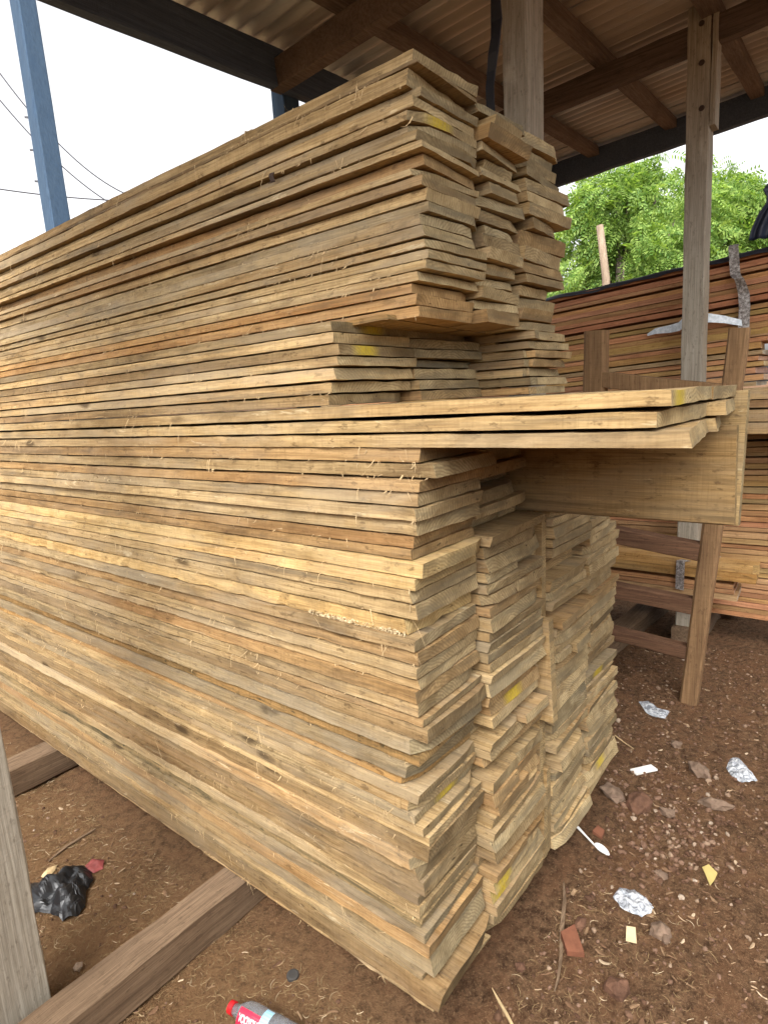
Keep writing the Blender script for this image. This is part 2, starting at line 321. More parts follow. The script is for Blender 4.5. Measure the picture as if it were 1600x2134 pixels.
# ---------------------------------------------------------------- boards
ORD = lambda n: ('%d%s' % (n, 'th' if 10 <= n % 100 <= 20 else {1: 'st', 2: 'nd', 3: 'rd'}.get(n % 10, 'th')))
def board(name, x0, x1, z0, z1, yend, length, mats, tint=(1, 1, 1), paint=False, skew=0, slant=0, tilt=0, chip=.3, warp=0, fuzz=0, ns=26, seed=0, side_noise=.003, nxd=6, sag=0, bev=.0013, edge=.0020, fluff=None):
    """one rough-sawn board lying along +Y from its cut end at yend"""
    r = random.Random(seed*7919+13); w = x1-x0; h = z1-z0
    # section positions: dense near the cut end
    ts = [0, .006, .02]+[.02+(length-.02)*((i+1)/ns)**1.25 for i in range(ns)]
    V = []; P = 2*(nxd+1)+4
    chipx = r.choice([-1, 1]) if r.random() < chip else 0; cd = r.uniform(.006, .03)
    for si, y in enumerate(ts):
        fy = y
        so = side_noise*noise.noise(Vector((seed*3.3, y*1.7, 0)))+side_noise*.4*noise.noise(Vector((seed*5.3, y*9, 4)))
        so2 = side_noise*noise.noise(Vector((seed*2.1, y*1.7, 9)))
        zo = warp*noise.noise(Vector((seed*1.9, y*1.1, 2)))+sag*math.sin(min(1, y/length)*math.pi)
        ring = [(i/nxd, 0) for i in range(nxd+1)]+['r0', 'r1']+[(1-i/nxd, 1) for i in range(nxd+1)]+['l1', 'l0']
        for k, q in enumerate(ring):
            if q == 'r0': x, z = w+so2, bev
            elif q == 'r1': x, z = w+so2, h-bev
            elif q == 'l1': x, z = so, h-bev
            elif q == 'l0': x, z = so, bev
            else: x, z = so+bev+(w+so2-so-2*bev)*q[0], h*q[1]
            nz = edge*(noise.noise(Vector((x*30+seed, y*13, z*60)))+.6*noise.noise(Vector((x*30+seed, y*34, z*90+7))))
            if 0 < z < h: x += nz*1.5
            else: z += nz-abs(edge)*.4*(1 if z > 0 else -1)
            yy = y
            if y < .03:
                f = 1-y/.03*1.0 if y > .005 else 1
                yy = y+skew*(x-w/2)+slant*(z-h/2)
                if y == 0: yy += .003*noise.noise(Vector((x*40+seed, z*80, 1)))+.0015*noise.noise(Vector((x*160+seed, z*200, 1)))
                if chipx:
                    e = (x/w) if chipx > 0 else 1-x/w
                    e = max(0, (e-.72)/.28); yy += cd*e*e*(1 if z > h*.4 or cd > .015 else .3)
            V.append((x, yy, z+zo+tilt*(x-w/2)))
    Fc = []; mi = []
    n = len(ts)
    for i in range(n-1):
        for k in range(P):
            Fc.append((i*P+k, (i+1)*P+k, (i+1)*P+(k+1) % P, i*P+(k+1) % P)); mi.append(0)
    def cap(b, flip):
        out = [(b+i, b+i+1, b+P-3-i-1, b+P-3-i) for i in range(nxd)]
        out += [(b+nxd, b+nxd+1, b+nxd+2, b+nxd+3), (b+P-1, b, b+P-3, b+P-2)]
        return [f[::-1] for f in out] if flip else out
    c1 = cap(0, False); Fc += c1; mi += [1]*len(c1)
    c2 = cap((n-1)*P, True); Fc += c2; mi += [1]*len(c2)
    # torn fibres hanging along the sawn edges
    cl = [(.05+r.random()**1.2*min(length-.3, 3.2), r.uniform(.01, .16)) for _ in range(max(1, fuzz//7))]
    for _ in range(fuzz):
        cy_, cw = r.choice(cl); y = max(.01, cy_+r.gauss(0, cw)); top = r.random() < .3
        p = Vector((-.0008, y, (h*r.uniform(.85, 1) if top else h*r.uniform(0, .2)))); L = r.uniform(.007, .022)*(1+1.6*(r.random() < .15)); wd = r.uniform(.0004, .0011)
        dy = r.uniform(-1, 1); dz = r.uniform(-1, .2); dx = -r.uniform(.08, .45); cu = r.uniform(-1.5, 1.5); b = len(V); m_ = 4
        for q in range(m_+1):
            s_ = q/m_; a = cu*s_
            o = Vector((dx*s_*.6, dy*s_+a*.3*s_, dz*s_+a*.6*s_*s_))*L+p
            ww = wd*(1-s_*.8); V.append((o.x, o.y-ww, o.z-ww)); V.append((o.x-ww, o.y+ww, o.z+ww))
        for q in range(m_): Fc.append((b+2*q, b+2*q+1, b+2*q+3, b+2*q+2)); mi.append(2)
    if fluff:          # torn pale patch: dense flakes standing off the sawn edge
        fa, fb, fn, zl, zh = fluff
        for _ in range(fn):
            y = r.uniform(fa, fb)-yend; p = Vector((-.0012+so*0, y, h*r.uniform(zl, zh))); L = r.uniform(.003, .010); wd = r.uniform(.0006, .0022); b = len(V)
            dr = Vector((-r.uniform(.2, .7), r.uniform(-1, 1), r.uniform(-.7, .5))).normalized(); sd_ = dr.cross(Vector((r.uniform(-1, 1), .3, 1))).normalized()
            for q in range(3):
                c_ = p+dr*L*q/2-Vector((0, 0, .0015*q*q*.3)); w_ = wd*(1, .8, .2)[q]
                V.append(tuple(c_-sd_*w_)); V.append(tuple(c_+sd_*w_))
            for q in range(2): Fc.append((b+2*q, b+2*q+1, b+2*q+3, b+2*q+2)); mi.append(3)
    o = mesh(name, V, Fc, mats, None, mi, loc=(x0, yend, z0))
    o.color = (*tint, 0.0 if paint else 1.0)
    return o
PM = [M['pale'], M['pale_end'], M['fibre'], M['torn']]
def tintof(r, dark=0):
    k = r.random(); b = r.uniform(.82, 1.08)
    if k < .10: return (b*.80, b*.82, b*.84), 'greyish'
    if k < .26: return (b*.93, b*.82, b*.71), 'orange brown'
    if k < .40: return (b*1.12, b*1.12, b*1.10), 'very pale'
    if k < .52: return (b*.74, b*.70, b*.66), 'brownish'
    return (b, b*.985, b*.95), 'pale'
XS = .888
# near column rows measured along the corner of the stack: (corner x, top y) in the photograph
LOW = [(870, 934), (900, 967), (875, 999), (868, 1028), (872, 1058), (864, 1088), (853, 1120), (855, 1147), (882, 1174), (865, 1206), (865, 1232), (865, 1260), (850, 1292), (866, 1332), (870, 1360), (870, 1390), (868, 1415), (872, 1440), (872, 1468), (880, 1499), (891, 1523), (879, 1551), (864, 1578), (862, 1602), (852, 1628), (870, 1657), (868, 1681), (864, 1702), (881, 1728), (887, 1750), (889, 1772), (873, 1797), (873, 1822), (877, 1848), (872, 1872), (876, 1896), (874, 1920), (884, 1946), (893, 1970), (895, 2000), (884, 2034), (917, 2068), (908, 2106)]
GRP_L = 'boards stacked in the lower half of the big pale stack'
GRP_U = 'boards stacked in the upper half of the big pale stack'
BZ = .12
BL = 4.9
lab_seen = set()
zt = [hit(px, py, 0, XS).z for px, py in LOW]+[BZ]
cols_low = [(XS, 1.128, 'nearest'), (1.134, 1.424, 'second'), (1.492, 1.762, 'third'), (1.768, 2.055, 'farthest')]
def rowlabel(tone, extra, i, where, col): return f'{tone} board{extra}, {col} column, {ORD(i)} {where}'
sid = 0
for i, (px, py) in enumerate(LOW):
    r = random.Random(100+i); sid += 1
    ye = hit(px, py+8, 0, XS).y; pitch = zt[i]-zt[i+1]
    tn, tone = tintof(r); paint = i in (27, 42)
    if i == 12: tn, tone = (1.18, 1.1, .9), 'splintered yellowish'
    if i in (8, 9): tn, tone = (1.22, 1.18, 1.02), 'very pale'
    if i in (22, 24): tn, tone = (.98, .82, .62), 'orange brown'
    if i in (6, 7): tn, tone = (.78, .68, .58), 'brownish'
    board('board', XS+r.choice([r.uniform(-.003, .004), r.uniform(-.007, .010)]), 1.128-r.uniform(0, .006), zt[i+1]+.0004, zt[i]-r.choice([.0004, .0008, .0015, .003]), ye, BL, PM if i not in (22, 36) else [M['mossy'], M['pale_end'], M['fibre'], M['torn']], tn, paint, skew=r.uniform(-.05, .04), slant=r.uniform(-.25, .25), chip=.35, warp=.0012, fuzz=r.choice([10, 22, 40, 70]), ns=150, seed=sid, side_noise=.004, edge=.0024 if i != 12 else .006, fluff={12: (ye+.01, hit(640, 1240, 0, XS).y, 450, -.1, .25), 3: (hit(300, 1010, 0, XS).y, hit(120, 1010, 0, XS).y, 60, 0, 1)}.get(i))
    o = S.collection.objects[-1]
    tag(o, rowlabel(tone, ' with yellow end' if paint else '', i+1, 'below the overhang', 'nearest'), 'board', GRP_L)
for ci, (xa, xb, cname) in enumerate(cols_low[1:]):
    r = random.Random(500+ci); top = 1.361 if ci == 0 else 1.446; n = 43 if ci == 0 else 45
    th = [r.uniform(.8, 1.2) for _ in range(n)]; s_ = sum(th); z = top; st = 0
    for i in range(n):
        sid += 1; p = th[i]*(top-BZ)/s_
        st = .6*st+r.uniform(-.014, .014)
        ye = .632+st*.55+(.07*max(0, 1-i/8) if ci == 0 else 0)+(.05 if r.random() < .08 else 0)-(.018 if r.random() < .05 else 0)
        if ci == 1: ye += .01*math.sin(i*.5)
        tn, tone = tintof(r); paint = r.random() < .05
        wob = r.uniform(0, .006) if r.random() < .82 else r.uniform(.008, .03)
        # sometimes two narrow boards lie side by side in one row
        sp = [(xa+wob*(r.random() < .5), xb-wob)]
        if r.random() < .10: m = xa+(xb-xa)*r.uniform(.35, .65); sp = [(sp[0][0], m-.003), (m+.003, sp[0][1])]
        for q, (a, b) in enumerate(sp):
            o = board('board', a, b, z-p+.0004, z-r.uniform(.0006, .003), ye+q*r.uniform(-.02, .02), BL, PM, tn, paint, skew=r.uniform(-.05, .045), slant=r.uniform(-.35, .35), chip=.5, warp=.001, ns=12, seed=sid+q*999)
            ex = ' with yellow end' if paint else ''
            if len(sp) > 1: ex += (', left of a narrow pair' if q == 0 else ', right of a narrow pair')
            tag(o, rowlabel(tone, ex, i+1, 'below the overhang' if ci == 0 else 'below the jutting plank level', cname), 'board', GRP_L)
        z -= p
# boards on edge filling the slot between second and third column
xj = hit(1548, 950, 0, 1.4615)
slot = [(1.434, 1.459, hit(1528, 1095, 0, 1.434).z, 1.3625, hit(1531, 1000, 0, 1.434).y, 'large board standing on edge, jutting out of the stack under the overhanging boards'),
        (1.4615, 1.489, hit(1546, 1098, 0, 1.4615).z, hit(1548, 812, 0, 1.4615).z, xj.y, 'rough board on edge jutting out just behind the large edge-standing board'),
        (1.434, 1.460, .862, 1.146, .665, 'board on edge in the dark slot, directly under the jutting edge-standing board'),
        (1.462, 1.488, .70, 1.131, .650, 'tall board on edge on the right side of the slot between the columns'),
        (1.434, 1.460, .565, .858, .612, 'pale board with a ragged foot, on edge halfway down the slot'),
        (1.434, 1.458, .36, .561, .648, 'board on edge low in the slot, above the bottom one'),
        (1.434, 1.459, .13, .356, .636, 'bottom board on edge in the slot between second and third column'),
        (1.462, 1.488, .40, .696, .655, 'board on edge right of the slot, second from its bottom'),
        (1.462, 1.488, .13, .396, .640, 'bottom board on edge on the right side of the slot')]
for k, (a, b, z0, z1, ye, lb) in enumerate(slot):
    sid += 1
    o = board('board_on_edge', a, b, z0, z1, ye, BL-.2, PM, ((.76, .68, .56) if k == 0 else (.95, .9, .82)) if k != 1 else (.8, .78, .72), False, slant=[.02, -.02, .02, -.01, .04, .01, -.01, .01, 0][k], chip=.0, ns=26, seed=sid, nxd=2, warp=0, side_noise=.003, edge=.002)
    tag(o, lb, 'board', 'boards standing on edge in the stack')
# the overhanging boards at eye level
o1 = hit(1478, 850, 1, .215).x; o2 = hit(1536, 855, 1, .215).x; print('ovh', o1, o2)
ovh = [(XS, o1+.02, 1.4215, 1.4455, .212, (1.08, 1.06, .98), True, 'top long overhanging board with bright yellow paint on its end'),
       (XS-.002, o1-.004, 1.3930, 1.4170, .222, (1.06, 1.03, .95), False, 'middle long overhanging board with a clean square end'),
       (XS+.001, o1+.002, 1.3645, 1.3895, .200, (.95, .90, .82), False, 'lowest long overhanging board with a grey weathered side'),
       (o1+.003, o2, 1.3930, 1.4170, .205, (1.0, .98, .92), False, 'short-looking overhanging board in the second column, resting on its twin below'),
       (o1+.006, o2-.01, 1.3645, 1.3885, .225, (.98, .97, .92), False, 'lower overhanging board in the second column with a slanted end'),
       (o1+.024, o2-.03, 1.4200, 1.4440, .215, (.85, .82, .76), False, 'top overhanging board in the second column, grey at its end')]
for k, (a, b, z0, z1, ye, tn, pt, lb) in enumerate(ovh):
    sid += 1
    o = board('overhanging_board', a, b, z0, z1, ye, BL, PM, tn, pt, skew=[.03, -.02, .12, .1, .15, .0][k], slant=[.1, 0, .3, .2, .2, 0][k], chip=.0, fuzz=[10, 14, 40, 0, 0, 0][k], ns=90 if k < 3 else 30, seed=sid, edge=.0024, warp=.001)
    tag(o, lb, 'board', 'boards overhanging the front of the stack')
# upper half: set back, three columns
XU = 1.03
UP = [(860, 90), (868, 116), (843, 141), (868, 167), (862, 193), (868, 218), (868, 242), (875, 265), (879, 288), (868, 313), (868, 341), (874, 360), (878, 383), (886, 409), (882, 438), (886, 464), (892, 490), (892, 512), (890, 537), (874, 562), (862, 588), (868, 610), (870, 635), (848, 664)]
zu = [hit(px, py, 0, XU).z for px, py in UP]
for i in range(len(UP)-1):
    sid += 1; r = random.Random(900+i); px, py = UP[i]
    ye = hit(px, py+6, 0, XU).y
    tn, tone = tintof(r)
    if i in (20, 21, 22): tn, tone = (.93, .77, .62), 'orange brown'
    if i in (15, 16): tn, tone = (.86, .86, .84), 'greyish'
    xo = .018 if i in (3, 6, 9, 12) else r.uniform(-.004, .006)
    o = board('board', XU+xo+r.choice([0, 0, r.uniform(-.004, .012)]), 1.253-r.uniform(0, .01), zu[i+1]+.0005, zu[i]-r.choice([.0004, .0008, .0015, .003]), ye+.012*0, BL, PM, tn, i == 5, skew=r.uniform(-.09, .04), slant=r.uniform(-.3, .3), chip=.3, warp=.0012, fuzz=r.choice([10, 20, 36, 50]), ns=130, seed=sid, side_noise=.004, edge=.0024)
    tag(o, rowlabel(tone, ' with yellow end' if i == 5 else '', i+1, 'from the very top', 'nearest'), 'board', GRP_U)
for ci, (xa, xb, cname, top, n) in enumerate([(1.258, 1.457, 'middle', 2.075, 17), (1.462, 1.69, 'right-hand', 2.085, 16)]):
    r = random.Random(1300+ci); bot = zu[-1]
    th = [r.uniform(.75, 1.25) for _ in range(n)]; s_ = sum(th); z = top; st = 0
    for i in range(n):
        sid += 1; p = th[i]*(top-bot)/s_; st = .5*st+r.uniform(-.028, .028)
        tn, tone = tintof(r); wob = r.uniform(0, .012) if r.random() < .6 else r.uniform(.01, .04)
        o = board('board', xa+wob*(r.random() < .4), xb-wob+(.02 if r.random() < .2 and ci else 0), z-p+.0004, z-r.uniform(.0008, .004), .69+st*.6, BL, PM, tn, False, skew=r.uniform(-.12, .08), slant=r.uniform(-.4, .4), tilt=0, chip=.6, warp=.001, ns=12, seed=sid)
        tag(o, rowlabel(tone, '', i+1, 'from the very top', cname), 'board', GRP_U); z -= p
# set-back short rows just above the overhanging boards
XM = .93
SM = [(686, 666), (692, 690), (702, 714), (705, 740), (700, 763), (693, 793), (688, 820), (688, 847)]
zs = [hit(px, py, 0, XM).z for px, py in SM]; zs[-1] = 1.4475
xe1 = hit(862, 760, 1, .85).x; xe2 = hit(998, 760, 1, .85).x
for ci in range(2):
    for i in range(7):
        sid += 1; r = random.Random(1700+i+40*ci); tn, tone = tintof(r); k = i
        ye = hit(SM[i][0], SM[i][1]+6, 0, XM).y if ci == 0 else .85+r.uniform(-.02, .02)
        a, b = ((XM, xe1) if ci == 0 else (xe1+.004, xe2)); paint = ci == 0 and i in (0, 2)
        if i == 3 and ci == 1: tn, tone = (.75, .8, .88), 'blue grey'
        if ci == 0 and i in (1, 4): tn, tone = (1.2, 1.16, 1.08), 'very pale'
        if i == 0 and ci == 0: tn, tone = (.7, .68, .64), 'grey'
        o = board('board', a+r.uniform(-.003, .003), b-r.uniform(0, .008), zs[i+1]+.0004, zs[i]-r.uniform(.0006, .003), ye, BL-.1, PM, tn, paint, skew=r.uniform(-.05, .03), slant=r.uniform(-.2, .2), chip=.2, fuzz=20 if ci == 0 else 0, ns=130 if ci == 0 else 12, seed=sid, edge=.0024)
        tag(o, f'{tone} set-back board{" with yellow end" if paint else ""}, {"left" if ci == 0 else "right"} column, {ORD(7-i)} above the overhanging boards', 'board', 'set-back boards above the overhanging ones')
xg0 = xe2+.004
sid += 1
tag(board('board_on_edge', xg0, xg0+.022, 1.4475, zs[0]+.004, .80, 4.4, PM, (1, .98, .9), False, nxd=2, seed=sid, chip=0, edge=.0015), 'thin pale board standing on edge beside the set-back boards', 'board', 'boards standing on edge in the stack')
xe3 = xg0+.026
sid += 1
tag(board('board', 1.0, xe3+.02, zs[0]+.0035, zu[-1]-.0006, .79, 4.5, PM, (.8, .68, .52), False, skew=.08, slant=.3, seed=sid, chip=.2), 'board with strongly striped slanting end lying above the set-back boards', 'board')
for ci in range(2):
    a, b = (xe3, 1.515) if ci == 0 else (1.52, 1.76)
    r = random.Random(2100+ci); top = zu[-1]; n = 7; z = top; p = (top-1.4475)/n; st = 0
    for i in range(n):
        sid += 1; tn, tone = tintof(r); st = .5*st+r.uniform(-.03, .03)
        wob = r.uniform(0, .03)
        o = board('board', a, b-wob, z-p+.0004, z-r.uniform(.0006, .004), .70+st*.7, BL-.1, PM, tn, False, skew=r.uniform(-.12, .08), slant=r.uniform(-.3, .3), chip=.5, ns=12, seed=sid)
        tag(o, f'{tone} board {ORD(n-i)} above the overhang, {"left" if ci == 0 else "right"} column beyond the thin upright board', 'board', 'boards right of the thin upright board'); z -= p

# ---------------------------------------------------------------- metal tab, and unseen walls added to block low skylight
tb = hit(572, 372, 0, XU+.0); m = MB(); m.ribbon([tb+Vector((-.002, .004, .012)), tb+Vector((-.010, 0, .004)), tb+Vector((-.009, -.004, -.010)), tb+Vector((-.014, .002, -.012))], (0, 1, .1), [.014, .015, .013, .008], th=.002)
tag(m.build('metal_tab', M['knot']), 'small dark metal tab caught between two upper boards on the long side', 'metal tab')
m = MB(); r = random.Random(5)  # added out of view: keeps low sky off the recess under the overhang
for k in range(11):
    m.beam((-1.35+r.uniform(-.01, .01), -3.2, .1+k*.152), (-1.35+r.uniform(-.01, .01), 5.2, .1+k*.152), .03, .148, 0, .003, 30, .003, up=(0, 0, 1), seed=k)
tag(m.build('skylight_block_wall', M['red']), 'low brown plank wall added unseen across the aisle to block skylight', 'wall')
m = MB()  # second added wall, out of view: cuts low skylight on the board ends
for k in range(11):
    m.beam((-1.1, -2.1+r.uniform(-.01, .01), .1+k*.152), (2.3, -2.1+r.uniform(-.01, .01), .1+k*.152), .03, .148, 0, .003, 20, .003, up=(0, 0, 1), seed=k+20)
tag(m.build('skylight_block_wall', M['red']), 'low brown plank wall added unseen behind the camera to block skylight', 'wall')
# ---------------------------------------------------------------- bearers
def bearer(a, b, w, h, label, grp=None, mat='bearer', sd=0):
    m = MB(); m.beam(a, b, w, h, 0, .006, 20, .006, seed=sd); return tag(m.build('bearer_beam', M[mat]), label, 'beam', grp)
p0 = hit(285, 2045, 2, .115); yb = hit(427, 1850, 2, .115).y
bearer((.30, yb-.02, .058), (2.2, yb-.04, .058), .095, .112, 'dusty brown squared beam under the near end of the pale stack', 'beams carrying the pale stack', sd=1)
yb2 = hit(60, 1575, 2, .115).y
bearer((.55, yb2, .058), (2.2, yb2+.02, .058), .11, .116, 'brown beam under the pale stack at the left edge of the photo', 'beams carrying the pale stack', sd=5)
# ---------------------------------------------------------------- posts
def post(name, x, y, w, d, z0, z1, mat, label, cat='post', lean=(0, 0), rough=.004, n=24, sd=0):
    m = MB(); m.beam((x, y, z0), (x+lean[0], y+lean[1], z1), w, d, 0, .004, n, rough, seed=sd)
    return tag(m.build(name, M[mat]), label, cat)
q = hit(118, 2128, 2, 0)
post('timber_post', q.x-.065, q.y+.06, .13, .12, -.05, 2.86, 'grey', 'weathered grey timber post standing close at the lower left corner', sd=2)
# ---------------------------------------------------------------- roof plane
A = RW@cvec(-765, 1027); A /= np.linalg.norm(A); B = RW@cvec(1850, 680); B /= np.linalg.norm(B)
A = Vector(A); B = Vector(B); A = A if A.y > 0 else -A; B = B if B.x > 0 else -B; A = (A-B*A.dot(B)).normalized(); N = B.cross(A).normalized()
O = Vector((0, 0, 3.0))
def rp(px, py, off=0):
    d = Vector(ray(px, py)); P = O+N*off; c = Vector(CP); t_ = ((P-c).dot(N))/d.dot(N); return c+d*t_
def uv(p): q = p-O; return q.dot(B), q.dot(A)
def R3(u, v, w=0): return O+B*u+A*v+N*w
u_edge = uv(rp(1170, 335))[0]; v_edge = uv(rp(560, 145))[1]
U0, U1, V0, V1 = -.35, u_edge+.06, -.75, uv(rp(365, 92, -.17))[1]+.03
# sheets with overlaps
sheets = []; VS = V1+.10
wsh = .82; u = U0; k = 0
while u < U1-.05:
    ue = min(u+wsh+.04, U1)
    for (va, vb, lift) in ((V0, .62, 0), (.55, VS, .006)):
        nu = max(4, int((ue-u)/.0095)); nv = 14; V = []
        rr = random.Random(k*9+int(lift*1000))
        sagu = rr.uniform(-.004, .004)
        for j in range(nv+1):
            vv = va+(vb-va)*j/nv+(rr.uniform(-.02, .02) if j in (0, nv) else 0)
            for i in range(nu+1):
                uu = u+(ue-u)*i/nu
                w_ = .015*math.sin(2*math.pi*uu/.082)+lift+(k % 2)*.004+.006*noise.noise(Vector((uu*1.2, vv*1.5, 3)))
                V.append(R3(uu, vv, w_+.018))
        Fc = [(j*(nu+1)+i, j*(nu+1)+i+1, (j+1)*(nu+1)+i+1, (j+1)*(nu+1)+i) for j in range(nv) for i in range(nu)]
        sheets.append((V, Fc)); 
    u += wsh; k += 1
roof = empty('shed_roof', R3((U0+U1)/2, (V0+V1)/2)); bpy.context.view_layer.update()
tag(roof, 'open timber shed roof of rusty corrugated iron over the stacks', 'roof')
def own(o, par):
    o.parent = par; o.matrix_parent_inverse = par.matrix_world.inverted() if par.matrix_world != Matrix.Identity(4) else Matrix.Translation(par.location).inverted(); return o
for V, Fc in sheets: own(mesh('corrugated_sheet', V, Fc, M['iron'], smooth=True), roof)
def rbar(name, a, b, w, h, mat, off, sd=0):
    m = MB(); m.beam(R3(*a, off), R3(*b, off), w, h, 0, .004, 26, .005, up=N, seed=sd); own(m.build(name, M[mat]), roof)
# purlins (along u) directly under the sheets, rafters (along v) below them
PH, RH = .06, .11
pv = [uv(rp(*q, -.03))[1] for q in [(925, 128), (1275, 140), (1545, 125)]]
vl = sorted(pv)
for s_, v_ in enumerate([-.62]+vl):
    rbar('purlin', (U0, v_), (U1-.1, v_+.01), .075, PH, 'purlin' if v_ < V1-.1 else 'blueb', -PH/2, s_)
print('purlins', vl, V1, 'edge', U1)
ru = [uv(rp(712, 72, -.115))[0], uv(rp(1380, 105, -.1))[0], U1-.06]
for s_, u_ in enumerate([U0+.1]+ru):
    if s_ == 3:
        rbar('edge_beam', (u_, V0), (u_, V1+.03), .06, .165, 'blueb', -.0875, 14); continue
    rbar('rafter', (u_, V0), (u_, V1+.03), .07, RH, 'purlin' if s_ == 1 else 'rafter' if s_ < 3 else 'blueb', -PH-RH/2, 10+s_)
rbar('eave_beam', (U0, V1-.0), (U1, V1-.0), .05, .16, 'blueb', -.09, 31)
print('rafters', ru)
# ---------------------------------------------------------------- posts under the roof
q = hit(1097, 120, 0, 2.14)
post('timber_post', q.x+.07, q.y+.045, .14, .09, -.05, 3.0, 'grey', 'squared timber post rising behind the top right of the pale stack', sd=3)
yp = q.y
m = MB(); q1 = hit(1036, 5, 0, 2.05); q2 = hit(1022, 180, 0, 2.05)
pts = [q1+Vector((0, 0, .25))]+[q1.lerp(q2, s)+Vector((.006*math.sin(s*9), .006*math.cos(s*7), 0)) for s in (0, .2, .4, .6, .8, 1)]+[q2-Vector((0, 0, .15))]
m.ribbon(pts, (0, 1, 0), [.035, .035, .04, .034, .038, .032, .03, .03], th=.006); tag(m.build('black_strap', M['tarp']), 'twisted black strap hanging beside the squared timber post', 'strap')
# blue leaning post and short one on the eave line
qa, qb = hit(45, -20, 0, 2.35), hit(122, 470, 0, 2.20)
dv = (qb-qa); ext = qb+dv*((-qb.z)/dv.z) if dv.z else qb
m = MB(); m.beam(ext, qa-dv*.25, .135, .13, 0, .01, 16, .004, seed=9); bp = m.build('leaning_post', M['blue']); tag(bp, 'blue-grey leaning post against the sky at upper left', 'post')
for yy in (245, 313, 378):
    pq = qa.lerp(qb, (yy+20)/490); mm = MB(); mm.beam(pq+Vector((-.05, .06, 0)), pq+Vector((-.075, .085, .004)), .012, .012, 0, .001, 1, 0); mm.build('nail_stub', M['wire'], bp)
vv = V1; q = rp(598, 172, -.1); post('timber_post', q.x, q.y+.02, .1, .08, -.05, q.z, 'blue', 'short visible post under the eave beam behind the stack top', sd=8)
# right hand post: two boards nailed together
xr = 3.42
qb_ = hit(1446, 780, 0, xr); qt = hit(1460, 10, 0, xr)
pr = empty('timber_post', (xr+.05, qb_.y, 0)); tag(pr, 'tall grey timber post with nail knots in front of the reddish pile', 'post')
m = MB(); m.beam((xr+.055, qb_.y, .154), (xr+.055, qt.y+.005, 3.16), .11, .10, 0, .004, 24, .004, seed=12); own(m.build('post_timber', M['grey']), pr)
zc = hit(1475, 262, 0, xr).z
m = MB(); m.beam((xr+.045, qt.y-.064, zc), (xr+.045, qt.y-.064, 3.15), .09, .024, 0, .002, 10, .002, seed=13); own(m.build('nailed_board', M['grey']), pr)
for yy in (48, 130, 225):
    c = hit(1461, yy, 0, xr-.001); m = MB(); m.tube([c+Vector((.004, 0, 0)), c-Vector((.003, 0, 0))], [.014, .011], 0, 10); own(m.build('knot', M['knot']), pr)

# ---------------------------------------------------------------- reddish plank pile
XR = 3.66
RM = [M['red'], M['red_end'], M['fibre']]
ztop = hit(1600, 492, 0, XR).z; r = random.Random(31)
zt_far = hit(1175, 597, 0, XR); zt_near = hit(1600, 492, 0, XR)
print('red pile top', zt_near, zt_far)
slope = (zt_far.z-zt_near.z)/(zt_far.y-zt_near.y)
z_mid = hit(1595, 668, 0, XR).z; z_low = hit(1595, 800, 0, XR).z
base = .16; z = ztop; i = 0
tones = [(1, 1, 1), (1.1, 1.03, .98), (.88, .84, .82), (1.03, 1.08, 1.08), (.95, .9, .88)]
while z > base+.02:
    p = r.uniform(.026, .037); i += 1; sid += 1
    z1 = z; z0 = max(base, z-p)
    f = max(0, (z-base)/(ztop-base))
    tn = r.choice(tones); tn = tuple(a*r.uniform(.85, 1.15) for a in tn)
    grey = z < z_mid; pale = z_low-.16 < z < z_low-.02
    if grey: tn = (tn[0]*1.05, tn[1]*1.13, tn[2]*1.18)
    ye = -.55+r.uniform(-.1, .1)
    if z_low < z < z_mid: ye = hit(1590, 735, 0, XR).y+r.uniform(-.02, .025)
    o = board('reddish_plank', XR+r.uniform(-.007, .007), XR+.32, z0+.001, z1-r.uniform(.0008, .006), ye, 3.9-ye, RM, tn, False, skew=r.uniform(-.08, .08), chip=.3, ns=18, seed=sid, edge=.002, side_noise=.008)
    # the pile sags gently away from the near end
    o.rotation_euler = (slope*f*.9 if abs(slope) < .3 else 0, 0, 0)
    tag(o, f'reddish plank, {ORD(i)} down from the top of the tall pile at the right', 'plank', 'reddish planks of the tall pile'); z = z0
# pale boards pulled out of that pile towards the camera
xP = 3.30
for k, (ya, ybm, tn, lb) in enumerate([(808, 832, (1.1, 1.05, 1), 'pale slab with bright top face at the right edge of the photo'),
                                 (833, 850, (.75, .62, .55), 'brown board directly under the pale slab at the right edge'),
                                 (853, 879, (.98, .92, .86), 'pale board at the right edge, below the dark gap'),
                                 (880, 905, (1, .93, .86), 'lower of the pale boards at the right edge')]):
    sid += 1; za = hit(1590, ya, 0, xP).z; zb = hit(1590, ybm, 0, xP).z
    o = board('board', xP, xP+.34, zb+.001, za, -.7, 1.25, PM, tn, False, ns=14, seed=sid, chip=0, edge=.003)
    tag(o, lb, 'board', 'loose boards at the right edge')
# trestle carrying those boards: hidden leg behind the jutting board
zsup = hit(1590, 905, 0, xP).z
for yy, lb in ((.2, 'stub beam under the loose boards at the right edge, inner one'), (-.55, 'stub beam under the loose boards at the right edge, outer one')):
    m = MB(); m.beam((xP+.03, yy, zsup-.03), (XR-.014, yy, zsup-.03), .06, .058, 0, .003, 8, .001); tag(m.build('stub_beam', M['dark']), lb, 'beam')
